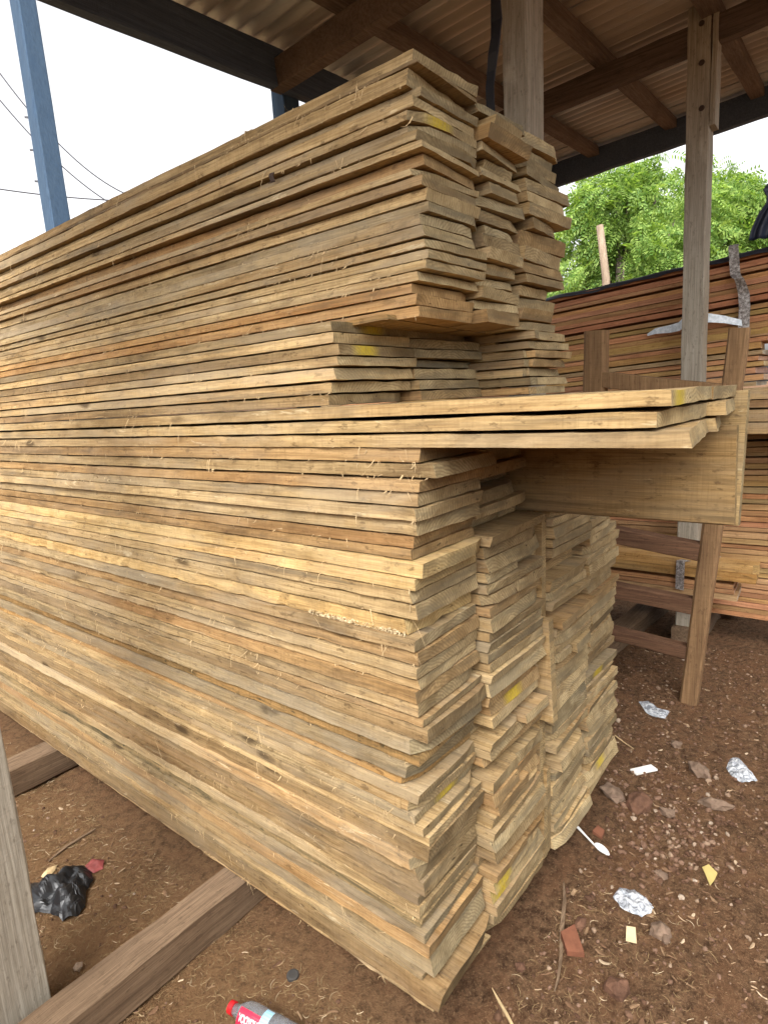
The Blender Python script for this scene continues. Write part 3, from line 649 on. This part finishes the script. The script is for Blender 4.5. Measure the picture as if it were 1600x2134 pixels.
# bearers under the reddish pile
for k, yy in enumerate((-.3, qb_.y, 2.4)):
    bearer((XR-(.28 if k == 1 else .08), yy, .077), (XR+.45, yy, .077), .12, .154, ['beam under the front end of the reddish pile', 'beam under the middle of the reddish pile', 'beam under the far end of the reddish pile'][k], 'beams carrying the reddish pile', sd=20+k)
pa, pb = hit(1296, 1300, 2, .10), hit(1345, 1262, 2, .10)
dd = (pb-pa).normalized()
bearer(pa-dd*.5+Vector((0, 0, -.05)), pb+dd*.25+Vector((0, 0, -.05)), .12, .10, 'grey-brown beam on the soil behind the right side of the pale stack', sd=33)
# low bundle in front of the pile
XB = 3.28
def plank_px(xa, ya, xb_, yb_, X, name, label, mats, tint, wd=.16, grp=None, len_=2.2):
    global sid
    sid += 1; a = hit(xb_, ya, 0, X); b = hit(xb_, yb_, 0, X)
    o = board(name, X, X+wd, b.z, a.z, a.y, len_, mats, tint, False, ns=14, seed=sid, chip=.3, edge=.003, skew=.05); o.rotation_euler = (0, 0, 0)
    return tag(o, label, 'plank', grp)
plank_px(1285, 1180, 1579, 1199, XB, 'squared_pole', 'upper of the pale yellow squared poles behind the rack', PM, (1.15, .98, .72), .1, 'bundle behind the rack')
plank_px(1285, 1199, 1574, 1219, XB-.01, 'squared_pole', 'lower of the pale yellow squared poles behind the rack', PM, (1.0, .82, .55), .12, 'bundle behind the rack')
plank_px(1285, 1219, 1524, 1229, XB+.005, 'reddish_plank', 'reddish plank directly under the pale yellow poles', RM, (1.1, 1.1, 1.1), .25, 'bundle behind the rack')
plank_px(1285, 1231, 1526, 1240, XB-.004, 'reddish_plank', 'middle reddish plank of the low bundle behind the rack', RM, (.9, .9, .95), .25, 'bundle behind the rack')
plank_px(1285, 1242, 1532, 1254, XB-.01, 'reddish_plank', 'lowest reddish plank of the bundle behind the rack', RM, (1, 1.2, 1.3), .27, 'bundle behind the rack')
zb_ = hit(1532, 1256, 0, XB).z
for yy, nm in ((hit(1500, 1250, 0, XB).y, 'stone-grey block under the near end of the low bundle'), (1.9, 'block under the far end of the low bundle')):
    m = MB(); m.beam((XB+.12, yy+.75, zb_/2), (XB+.26, yy+.75, zb_/2), .1, zb_, 0, .01, 4, .004); tag(m.build('support_block', M['bearer']), nm, 'block')
# strap around the bundle
y0 = hit(1418, 1200, 0, XB).y; za = hit(1418, 1168, 0, XB).z; zb = hit(1418, 1226, 0, XB).z
m = MB(); m.ribbon([(XB+.12, y0-.14, za+.012), (XB+.03, y0-.07, za+.01), (XB-.018, y0, za+.002), (XB-.022, y0, (za+zb)/2), (XB-.022, y0, zb)], (0, 1, .1), .04, th=.003)
tag(m.build('binding_strap', M['strip']), 'dark strap tied round the low bundle behind the rack', 'strap')
# strips hanging on the reddish pile
def strip(name, pts, wd, w, mat, label, X):
    m = MB(); m.ribbon([hit(px, py, 0, X)+Vector((dx, 0, 0)) for px, py, dx in pts], wd, w, th=.002); tag(m.build(name, M[mat]), label, 'strap')
strip('hanging_strap', [(1526, 508, .03), (1527, 515, 0), (1529, 540, -.004), (1531, 572, .0), (1536, 579, -.02), (1541, 582, -.03), (1545, 596, -.01), (1549, 612, 0), (1551, 640, -.006), (1549, 672, 0), (1548, 700, 0)], (0, 1, 0), [.045, .045, .045, .045, .042, .04, .045, .05, .05, .05, .05], 'strip', 'speckled grey strap hanging down the face of the reddish pile', XR-.03)
strip('metal_strip', [(1348, 698, 0), (1366, 690, -.005), (1395, 686, -.01), (1416, 681, -.02), (1430, 670, -.035), (1455, 664, -.03), (1480, 663, -.02), (1510, 666, -.01), (1545, 673, 0)], (0, .1, 1), [.012, .03, .04, .045, .05, .05, .045, .038, .03], 'galv', 'pale galvanised strip sticking out along the reddish pile', XR-.035)
# tarpaulins on top of the reddish pile
def sheet(name, fn, nu, nv, mat, label, th=.003):
    V = [fn(i/nu, j/nv) for j in range(nv+1) for i in range(nu+1)]
    Fc = [(j*(nu+1)+i, j*(nu+1)+i+1, (j+1)*(nu+1)+i+1, (j+1)*(nu+1)+i) for j in range(nv) for i in range(nu)]
    o = mesh(name, V, Fc, M[mat], smooth=True); md = o.modifiers.new('thick', 'SOLIDIFY'); md.thickness = th
    return tag(o, label, 'tarpaulin')
zfun = lambda y: ztop+.9*slope*(y+.55)+.001
def f1(u_, v_):
    y = -.5+u_*3.6; x = XR-.02+v_*.4
    z_ = zfun(y)+.012+.010*noise.noise(Vector((x*6, y*5, 0)))+.02*v_*0
    if v_ < .05: z_ -= .025+.012*noise.noise(Vector((y*9, 0, 2)))
    return (x, y, z_)
sheet('plastic_sheet', f1, 90, 10, 'tarp', 'black plastic sheet lying along the top of the reddish pile')
tp = [hit(px, py, 0, XR+.1) for px, py in [(1560, 492), (1566, 470), (1580, 440), (1596, 418), (1597, 405), (1590, 394), (1598, 384)]]
def f2(u_, v_):
    t_ = v_*(len(tp)-1); i = min(int(t_), len(tp)-2); p = tp[i].lerp(tp[i+1], t_-i)
    o = Vector((.05*math.sin(u_*3.0)+.01*noise.noise(Vector((u_*8, v_*3, 0))), -u_*.34, .04*math.sin(u_*3)*v_-.02*(1-v_)))
    return tuple(p+o+Vector((.015*math.sin(u_*40)*(1-v_*.5), 0, 0)))
sheet('draped_tarpaulin', f2, 50, 18, 'bluetarp', 'dark navy tarpaulin draped upright at the right edge above the reddish pile')

# ---------------------------------------------------------------- rack (ladder-like frame)
XT = 2.87
rk = empty('timber_rack', (XT, .8, 0)); tag(rk, 'ladder-like dark timber rack with rungs leaning behind the pale stack', 'rack')
def xt(px, py, dx=0): return hit(px, py, 0, XT)+Vector((dx, 0, 0))
def part(name, a, b, w, h, mat, up=None, bev=.004, sd=0):
    m = MB(); m.beam(a, b, w, h, 0, bev, 14, .003, up=up, seed=sd); own(m.build(name, M[mat]), rk)
ft = xt(1434, 1460); ft.z = 0; tp_ = xt(1541, 684)
part('upright', ft-Vector((0, 0, .02)), tp_, .075, .065, 'tan', up=(1, 0, 0), bev=.01, sd=1)
lt = xt(1243, 690); lb_ = Vector((XT, lt.y+.03, 0))
part('upright', lb_, lt, .10, .075, 'tan', up=(1, 0, 0), bev=.012, sd=2)
def online(a, b, z): t_ = (z-a.z)/(b.z-a.z); return a.lerp(b, t_)
for k, (ya, xb_, yb_) in enumerate([(783, 1505, 818), (1112, 1468, 1150), (1238, 1448, 1262), (1322, 1436, 1358)]):
    rgt = xt(xb_, yb_); lz = [xt(1265, 790).z, xt(1290, 1110).z, xt(1290, 1228).z, xt(1288, 1318).z][k]
    R_ = online(ft, tp_, rgt.z); L_ = online(lb_, lt, lz+.0)
    part('rung', L_+Vector((0, -.03, 0)), R_+Vector((0, .035, 0)), .07, [.07, .075, .07, .055][k], 'dark' if k else 'tan', up=(0, 0, 1), sd=3+k)

# ---------------------------------------------------------------- thin pole and trees beyond
XF = 7.5
a = hit(1262, 580, 0, XF); b = hit(1249, 470, 0, XF)
m = MB(); m.tube([(a.x, a.y, -.1), a, b], [.05, .045, .04], 0, 10); tag(m.build('thin_pole', M['greybrown'], smooth=True), 'thin grey pole standing before the green trees', 'pole')
def tree(cx, cy, hgt, blobs, leaf, label, n, sd, lsz=.075):
    r = np.random.RandomState(sd); root = empty('leafy_tree', (cx, cy, 0)); tag(root, label, 'tree', 'trees beyond the timber yard')
    m = MB(); m.tube([(cx, cy, -.1), (cx+.1, cy, hgt*.3), (cx-.05, cy+.1, hgt*.55), (cx, cy, hgt*.8)], [.2, .15, .1, .03], 0, 10)
    for bx, by, bz, br in blobs:
        st = Vector((cx, cy, hgt*.35)); e = Vector((bx, by, bz)); mid = st.lerp(e, .5)+Vector((0, 0, .2))
        m.tube([st, mid, e], [.07, .045, .015], 0, 6)
    own(m.build('trunk', M['trunk'], smooth=True), root)
    V = []; Fc = []
    tot = sum(b_[3]**2 for b_ in blobs)
    for bx, by, bz, br in blobs:
        k = int(n*br*br/tot)
        for _ in range(k):
            d = r.normal(size=3); d /= np.linalg.norm(d); rad = br*(r.uniform(.25, 1)**.45)*(1+.28*noise.noise(Vector(d)*2.3+Vector((bx, by, bz)))*1.6)
            p = np.array([bx, by, bz])+d*rad*np.array([1, 1, .8])
            if noise.noise(Vector(p)*2.2) < -.10: continue
            # drooping compound leaf: a rachis with leaflets either side
            ax = d*np.array([1, 1, .3])+r.normal(size=3)*.5; ax[2] -= .45; ax /= np.linalg.norm(ax)
            sdv = np.cross(ax, r.normal(size=3)); sdv /= np.linalg.norm(sdv); nl = 6; L = lsz*r.uniform(2.6, 4.4)
            for q in range(nl):
                t_ = (q+.5)/nl; c = p+ax*L*t_+np.array([0, 0, -.25*L*t_*t_])
                for sg in (-1, 1):
                    dr = sdv*sg*.85+ax*.55+np.array([0, 0, -.2]); l = lsz*r.uniform(.7, 1.2); wv = np.cross(dr, np.cross(ax, sdv)); wv /= np.linalg.norm(wv)+1e-6
                    wv = wv*lsz*.2; b0 = len(V)
                    V += [c, c+dr*l*.5+wv, c+dr*l, c+dr*l*.5-wv]; Fc.append((b0, b0+1, b0+2, b0+3))
    own(mesh('crown', V, Fc, M[leaf]), root)
def dirp(px, py, dist):   # a point a given distance out along the ground in the direction of a photo column
    d = Vector(ray(px, py)); s_ = dist/math.hypot(d.x, d.y); return Vector(CP)+d*s_
def blobset(lst, dist): return [(*(dirp(px, py, dist+dz)), r_) for px, py, dz, r_ in lst]
c = dirp(1290, 800, 10.5)
tree(c.x, c.y, 4.3, blobset([(1285, 440, 0, .62), (1350, 410, .3, .5), (1405, 460, .5, .62), (1215, 480, .4, .42), (1200, 560, .2, .5), (1300, 545, -.3, .75), (1400, 560, 0, .7), (1378, 350, .4, .28), (1240, 395, .2, .33), (1310, 365, .2, .24)], 10.5), 'leaf1', 'bright green feathery tree left of the tall grey post', 6200, 3)
c = dirp(1520, 800, 12)
tree(c.x, c.y, 4.6, blobset([(1500, 440, 0, .6), (1560, 450, .3, .6), (1450, 455, .4, .5), (1500, 370, .2, .26), (1610, 430, 0, .5), (1480, 520, -.2, .7), (1560, 520, 0, .8), (1620, 400, .6, .35), (1430, 360, .6, .26)], 12), 'leaf1', 'bright green tree right of the tall grey post', 5600, 5, .08)
c = dirp(1420, 800, 15)
tree(c.x, c.y, 5, blobset([(1180, 580, 0, .8), (1300, 560, .5, .9), (1420, 540, 0, .9), (1540, 540, .5, .9), (1240, 640, 0, 1.2), (1380, 620, 0, 1.4), (1640, 540, 0, 1.3)], 15), 'leaf2', 'darker green tree seen through gaps in the nearer ones', 5200, 9, .1)
# ---------------------------------------------------------------- overhead cables
def cable(p1, p2, sag, label):
    a, b = dirp(*p1, 14), dirp(*p2, 14); m = MB()
    m.tube([a.lerp(b, s/16)-Vector((0, 0, sag*4*(s/16)*(1-s/16))) for s in range(-4, 21)], .012, 0, 6); tag(m.build('overhead_cable', M['wire']), label, 'cable', 'cables across the sky at upper left')
cable((0, 152), (246, 396), .25, 'highest of the three thin cables, falling steeply to the right')
cable((0, 208), (220, 417), .15, 'middle thin cable, falling to the right below the highest one')
cable((0, 394), (208, 416), .02, 'lowest thin cable, nearly level across the leaning post')

# ---------------------------------------------------------------- ground litter
def gp(px, py, dz=0):
    p = hit(px, py, 2, 0); p.z = gz(p.x, p.y)+dz; return p
def rock_mesh(mb, c, r, rr, sq=.6, mi=0, sub=0):
    ico_v = [(0, 0, 1)]+[(math.cos(a)*.894, math.sin(a)*.894, .447) for a in [i*1.2566 for i in range(5)]]+[(math.cos(a)*.894, math.sin(a)*.894, -.447) for a in [(i+.5)*1.2566 for i in range(5)]]+[(0, 0, -1)]
    F_ = [(0, i+1, (i+1) % 5+1) for i in range(5)]+[(i+1, i+6, (i+1) % 5+1) for i in range(5)]+[((i+1) % 5+1, i+6, (i+1) % 5+6) for i in range(5)]+[(11, (i+1) % 5+6, i+6) for i in range(5)]
    a = rr.uniform(0, 6.28); sx, sy = rr.uniform(.7, 1.3), rr.uniform(.6, 1.1); V = []
    for v in ico_v:
        k = rr.uniform(.72, 1.2); x, y, z_ = v[0]*k*sx*r, v[1]*k*sy*r, v[2]*k*sq*r
        V.append((c[0]+x*math.cos(a)-y*math.sin(a), c[1]+x*math.sin(a)+y*math.cos(a), c[2]+z_))
    mb.add(V, F_, mi)
def instack(x, y): return (XS-.01 < x < 2.08 and y > .60) or (x > 3.6 and y > -.5)
rr = random.Random(77); g = MB()
def spot(right=True):
    while True:
        if right:
            x = rr.uniform(.9, 4.4); y = rr.uniform(-.6, 1.8)
        else:
            x = rr.uniform(.15, 1.0); y = rr.uniform(.3, 3.2)
        if not instack(x, y): return x, y
for _ in range(9000):
    x, y = spot(rr.random() < .85)
    d_ = noise.noise(Vector((x*2, y*2, 5)))
    if d_ < -.15 and rr.random() < .6: continue
    s_ = rr.choice([.0015, .002, .003, .004, .005, .007]) * (1+1.2*(rr.random() < .04))
    rock_mesh(g, (x, y, gz(x, y)+s_*.25), s_, rr, .7)
# denser patch near the right foot of the stack
for _ in range(520):
    p = gp(rr.gauss(1400, 90), rr.gauss(1720, 75)); s_ = rr.choice([.004, .006, .008, .011])
    if not instack(p.x, p.y): rock_mesh(g, (p.x, p.y, p.z+s_*.3), s_, rr, .7)
tag(g.build('gravel', M['gravel']), 'small stones scattered over the red-brown soil', 'gravel', kind='stuff')
def chip(mb, x, y, L, w, th=.0015, curl=0):
    a = rr.uniform(0, 6.28); dx, dy = math.cos(a), math.sin(a); z_ = gz(x, y)+.002; t1, t2 = rr.uniform(-.3, .3), rr.uniform(-.25, .35)
    V = []; n_ = 4
    for i in range(n_+1):
        s_ = i/n_-.5; ww = w*(1-abs(s_)*rr.uniform(.2, 1.4))*.5; off = curl*(s_*s_)*L
        cx, cy, cz = x+dx*s_*L-dy*off, y+dy*s_*L+dx*off, z_+abs(t2*s_*L)*.6
        V += [(cx-dy*ww, cy+dx*ww, cz+t1*ww), (cx+dy*ww, cy-dx*ww, cz-t1*ww), (cx, cy, cz+th)]
    F_ = []
    for i in range(n_):
        b = 3*i; F_ += [(b, b+2, b+5, b+3), (b+2, b+1, b+4, b+5)]
    mb.add(V, F_)
g = MB()
for _ in range(5000):
    x, y = spot(rr.random() < .8); L = rr.choice([.005, .006, .008, .010, .014, .018, .026]); chip(g, x, y, L, L*rr.uniform(.12, .5), .0012, rr.uniform(-.5, .5))
tag(g.build('wood_chips', M['chips']), 'wood chips and splinters strewn over the soil', 'wood chips', kind='stuff')
g = MB()
for _ in range(11000):
    if rr.random() < .94: x, y = spot(False)
    else: x, y = rr.uniform(.9, 1.6), rr.uniform(.2, .6)
    L = rr.choice([.008, .012, .018, .03]); chip(g, x, y, L, .0018, .0006, rr.uniform(-1.6, 1.6))
tag(g.build('shavings', M['straw']), 'fine curled saw shavings covering the soil', 'shavings', kind='stuff')
# larger stones and scraps, one by one
def stone(px, py, s_px, mat, label, sq=.55, cat='stone', name='stone', grp='larger stones on the soil'):
    p = gp(px, py); dist = (p-Vector(CP)).length; r_ = s_px*dist/F/2; m = MB(); q = random.Random(int(px*3+py))
    rock_mesh(m, p+Vector((0, 0, r_*sq*.5)), r_, q, sq); o = m.build(name, M[mat]); md = o.modifiers.new('sub', 'SUBSURF'); md.subdivision_type = 'SIMPLE'; md.levels = md.render_levels = 3
    md = o.modifiers.new('rough', 'DISPLACE'); tx = bpy.data.textures.new('lumps', 'CLOUDS'); tx.noise_scale = r_*.8; tx.noise_depth = 4; md.texture = tx; md.strength = r_*.4; md.texture_coords = 'GLOBAL'
    tag(o, label, cat, grp)
stone(1283, 2070, 62, 'rock', 'large brown rounded stone near the bottom edge')
stone(1378, 1945, 40, 'pinkrock', 'pinkish grey stone just below the crumpled clear sachet')
stone(1387, 1962, 22, 'pinkrock', 'small pinkish stone touching the larger pinkish one')
stone(1207, 1925, 28, 'rock', 'small dark round stone left of the pinkish stones')
stone(1455, 1608, 44, 'pinkrock', 'flat grey-brown stone between the paper slip and the clear bag')
stone(1378, 1825, 20, 'pinkrock', 'small grey stone left of the yellow leaf')
stone(1275, 1655, 60, 'pinkrock', 'large pale broken stone at the right foot of the stack', .4)
stone(1332, 1680, 52, 'rock', 'brown angular stone beside the pale broken stone')
stone(1490, 1678, 44, 'pinkrock', 'flat stone half buried below the clear bag')
stone(1482, 1285, 42, 'pinkrock', 'grey stone at the foot of the rack, left one', .7)
stone(1515, 1285, 36, 'pinkrock', 'grey stone right of the other one by the rack', .7)
stone(1408, 1553, 26, 'pinkrock', 'small flat stone above the white paper slip')
stone(1390, 1698, 36, 'pinkrock', 'greyish stone in the gravel patch')
stone(1085, 2012, 30, 'rock', 'small stone in front of the stack corner by the thin sliver')
def slab(px, py, a_px, poly, th, mat, label, name, cat, rot=0):
    p = gp(px, py); dist = (p-Vector(CP)).length; k = a_px*dist/F; n_ = len(poly); V = []
    ca, sa = math.cos(rot), math.sin(rot)
    for z_ in (0, th): V += [(p.x+(x*ca-y*sa)*k, p.y+(x*sa+y*ca)*k, p.z+z_+.007+.15*k*x*(z_ > 0)) for x, y in poly]
    F_ = [tuple(range(n_-1, -1, -1)), tuple(range(n_, 2*n_))]+[(i, (i+1) % n_, n_+(i+1) % n_, n_+i) for i in range(n_)]
    o = mesh(name, V, F_, M[mat]); tag(o, label, cat); return o
slab(1195, 1970, 44, [(-.5, -.3), (.55, -.1), (.2, .45), (-.5, .3)], .02, 'terra', 'triangular brick red fragment behind the long bark sliver', 'brick_fragment', 'brick', .5)
slab(1341, 1605, 40, [(-.5, -.2), (.5, -.25), (.45, .15), (-.55, .2)], .001, 'paper', 'small white paper slip on the soil', 'paper_slip', 'paper', -.7)
o = slab(1477, 1826, 46, [(-.1, -.5), (.12, -.2), (.28, .1), (.1, .5), (-.15, .35), (-.12, 0)], .0012, 'yleaf', 'yellow dry leaf lying on the soil at lower right', 'dry_leaf', 'leaf', -1.15)
slab(1314, 1955, 27, [(-.5, -.3), (.5, -.25), (.45, .25), (-.5, .3)], .004, 'torn', 'pale square wood offcut below the crumpled sachet', 'wood_offcut', 'offcut', .3)
slab(1455, 1788, 0.1, [(-.5, -.3), (.5, -.25), (.45, .25)], .002, 'terra', 'tiny clay chip', 'clay_chip', 'chip') if False else None
slab(1246, 1742, 24, [(-.5, -.3), (.2, -.4), (.5, .1), (-.1, .4)], .012, 'terra', 'small clay fragment above the white spoon', 'clay_fragment', 'brick', .2)
# long bark sliver, pale sliver
def sliver(pts, w, mat, label):
    m = MB(); P = [gp(*q)+Vector((0, 0, .008)) for q in pts]; d = (P[-1]-P[0]).normalized(); m.ribbon(P, d.cross(Vector((0, 0, 1))), w, th=.004); tag(m.build('wood_sliver', M[mat]), label, 'splinter', 'long splinters on the ground')
sliver([(1174, 1842), (1176, 1880), (1170, 1940), (1168, 2000), (1162, 2045), (1155, 2068)], [.002, .010, .011, .008, .006, .003], 'chipd' if 'chipd' in M else 'bearer', 'long brown bark splinter pointing up the picture before the stack')
sliver([(1025, 2060), (1040, 2090), (1055, 2115), (1068, 2140)], [.001, .006, .007, .006], 'fibre', 'pale pointed splinter at the bottom edge by the stack corner')
sliver([(1280, 1535), (1300, 1548), (1320, 1562)], [.003, .003, .002], 'fibre', 'thin pale stick beside the right edge of the stack')
sliver([(103, 1800), (140, 1765), (200, 1728)], [.006, .012, .004], 'bearer', 'brown splinter above the black bag')
# white spoon
sp_ = empty('plastic_spoon', gp(1235, 1765)); tag(sp_, 'white plastic spoon lying on the soil right of the stack foot', 'spoon')
a, b, c_ = gp(1202, 1724)+Vector((0, 0, .008)), gp(1240, 1764)+Vector((0, 0, .006)), gp(1268, 1786)+Vector((0, 0, .006))
d = (c_-a).normalized(); sdv = d.cross(Vector((0, 0, 1)))
m = MB(); m.ribbon([a, a.lerp(b, .5), b], sdv, [.010, .006, .006], th=.002); own(m.build('handle', M['white']), sp_)
m = MB(); V = []; NR, NA = 5, 18; L = (c_-b).length*.5+.004
for i in range(NR+1):
    for k in range(NA):
        an = 2*math.pi*k/NA; rad = i/NR
        V.append(b.lerp(c_, .5)+d*(math.cos(an)*rad*L)+sdv*(math.sin(an)*rad*.013*(1-.25*math.cos(an)))+Vector((0, 0, .006*rad*rad)))
m.add(V, [(i*NA+k, i*NA+(k+1) % NA, (i+1)*NA+(k+1) % NA, (i+1)*NA+k) for i in range(NR) for k in range(NA)])
o = own(m.build('bowl', M['white'], smooth=True), sp_); md = o.modifiers.new('t', 'SOLIDIFY'); md.thickness = .0012
# crumpled film sachets
def film(poly_px, hgt, mat, label, name, sd, cat='plastic bag', nr=9, freq=55):
    P = [gp(*q) for q in poly_px]; c = sum(P, Vector())/len(P); K = 4; E_ = []
    for i in range(len(P)):
        for q in range(K): E_.append(P[i].lerp(P[(i+1) % len(P)], q/K))
    V = []; n_ = len(E_)
    for i in range(nr+1):
        s_ = i/nr
        for k, e in enumerate(E_):
            p = c.lerp(e, s_); nv = noise.noise_vector(Vector((p.x*freq, p.y*freq, sd)))
            p = p+Vector((nv.x*.003, nv.y*.003, 0)); p.z = gz(p.x, p.y)+.004+hgt*(1-s_**3)*(.75+.6*noise.noise(Vector((p.x*freq*.8, p.y*freq*.8, sd+4))))+abs(nv.z)*hgt*.35
            V.append(p)
    F_ = [(i*n_+k, i*n_+(k+1) % n_, (i+1)*n_+(k+1) % n_, (i+1)*n_+k) for i in range(nr) for k in range(n_)]
    o = mesh(name, V, F_, M[mat]); tag(o, label, cat); return o
film([(1276, 1872), (1290, 1857), (1320, 1858), (1345, 1872), (1362, 1890), (1355, 1904), (1336, 1911), (1310, 1904), (1290, 1893)], .022, 'film', 'crumpled silvery clear water sachet on the soil', 'clear_sachet', 1)
film([(1512, 1600), (1520, 1582), (1536, 1577), (1555, 1595), (1578, 1625), (1560, 1628), (1545, 1630), (1525, 1618)], .018, 'film', 'clear pointed plastic bag at the right edge of the soil', 'clear_bag', 2)
film([(1330, 1463), (1350, 1461), (1370, 1475), (1395, 1482), (1385, 1496), (1365, 1492), (1345, 1482)], .012, 'film', 'flattened clear plastic scrap near the foot of the rack', 'plastic_scrap', 3)
film([(40, 1858), (70, 1845), (110, 1838), (140, 1815), (165, 1803), (190, 1815), (195, 1835), (180, 1855), (178, 1890), (160, 1910), (130, 1920), (105, 1905), (60, 1903)], .055, 'black', 'crumpled black plastic bag behind the grey post', 'black_bag', 4, freq=30, nr=16)
film([(178, 1800), (195, 1786), (218, 1790), (215, 1808), (198, 1818), (182, 1812)], .006, 'redbag', 'torn scrap of red plastic beside the black bag', 'red_scrap', 5, 'plastic scrap')
film([(86, 1830), (100, 1812), (122, 1806), (112, 1822), (95, 1835)], .008, 'fibre', 'pale dry leaf curl above the black bag', 'curled_leaf', 6, 'leaf')
# dark bottle cap disc
p = gp(610, 2030); m = MB(); m.tube([p, p+Vector((0, 0, .008)), p+Vector((0, 0, .0095))], [.016, .016, .012], 0, 20); tag(m.build('bottle_cap', M['rubber']), 'dark round cap lying on the sawdust', 'bottle cap')
# ---------------------------------------------------------------- bottle
b0 = gp(482, 2116)+Vector((0, 0, .030)); b1 = gp(642, 2206)+Vector((0, 0, .032))
d = (b1-b0).normalized(); bt = empty('plastic_bottle', (b0+b1)/2); tag(bt, 'clear plastic water bottle with red cap and red label lying at the bottom edge', 'bottle')
def lathe(prof, mat, name, smooth=True, n_=28, cap=False):
    m = MB(); m.tube([b0+d*s_ for s_, _ in prof], [r_ for _, r_ in prof], 0, n_, cap); o = own(m.build(name, M[mat], smooth=smooth), bt); return o
lathe([(0, .010), (.001, .0145), (.014, .0150), (.0145, .012)], 'redcap', 'cap', False, 24, True)
ob = lathe([(.015, .0115), (.020, .0125), (.028, .014), (.040, .023), (.055, .030), (.075, .0315), (.078, .0305), (.083, .0315), (.10, .0315), (.16, .0315), (.165, .0305), (.17, .0315), (.19, .031), (.196, .02)], 'clear', 'bottle_body')
md = ob.modifiers.new('t', 'SOLIDIFY'); md.thickness = .0008
# label: part of a cylinder facing up, with lettering curved over it
sx, sy = frame(d); cdir = (Vector(CP)-(b0+d*.08)).normalized(); ph0 = math.atan2(cdir.dot(sy), cdir.dot(sx))
def cyl(s_, ph, r_): return b0+d*s_+(sx*math.cos(ph)+sy*math.sin(ph))*r_
def patch(s0, s1, p0_, p1_, r_, mat, name):
    nn, mm = 14, 3; V = [cyl(s0+(s1-s0)*j/mm, p0_+(p1_-p0_)*i/nn, r_) for j in range(mm+1) for i in range(nn+1)]
    F_ = [(j*(nn+1)+i, j*(nn+1)+i+1, (j+1)*(nn+1)+i+1, (j+1)*(nn+1)+i) for j in range(mm) for i in range(nn)]
    own(mesh(name, V, F_, M[mat], smooth=True), bt)
patch(.046, .106, ph0-.95, ph0+.35, .0322, 'label_red', 'red_label')
patch(.106, .128, ph0-.6, ph0+1.1, .0322, 'label_blue', 'blue_label')
TS = 1
cu = bpy.data.curves.new('txt', 'FONT'); cu.body = 'VOOYOU'; cu.size = .016; cu.extrude = .0002; cu.space_character = .95; cu.offset = .0004
to = bpy.data.objects.new('txt', cu); S.collection.objects.link(to); bpy.context.view_layer.update()
tm = bpy.data.meshes.new_from_object(to); bpy.data.objects.remove(to)
own(mesh('lettering', [cyl(.050+v.co.x*.80, ph0-.30+TS*(v.co.y-.005)/.0322*1.35, .0328+v.co.z) for v in tm.vertices], [tuple(p_.vertices) for p_ in tm.polygons], M['white']), bt)
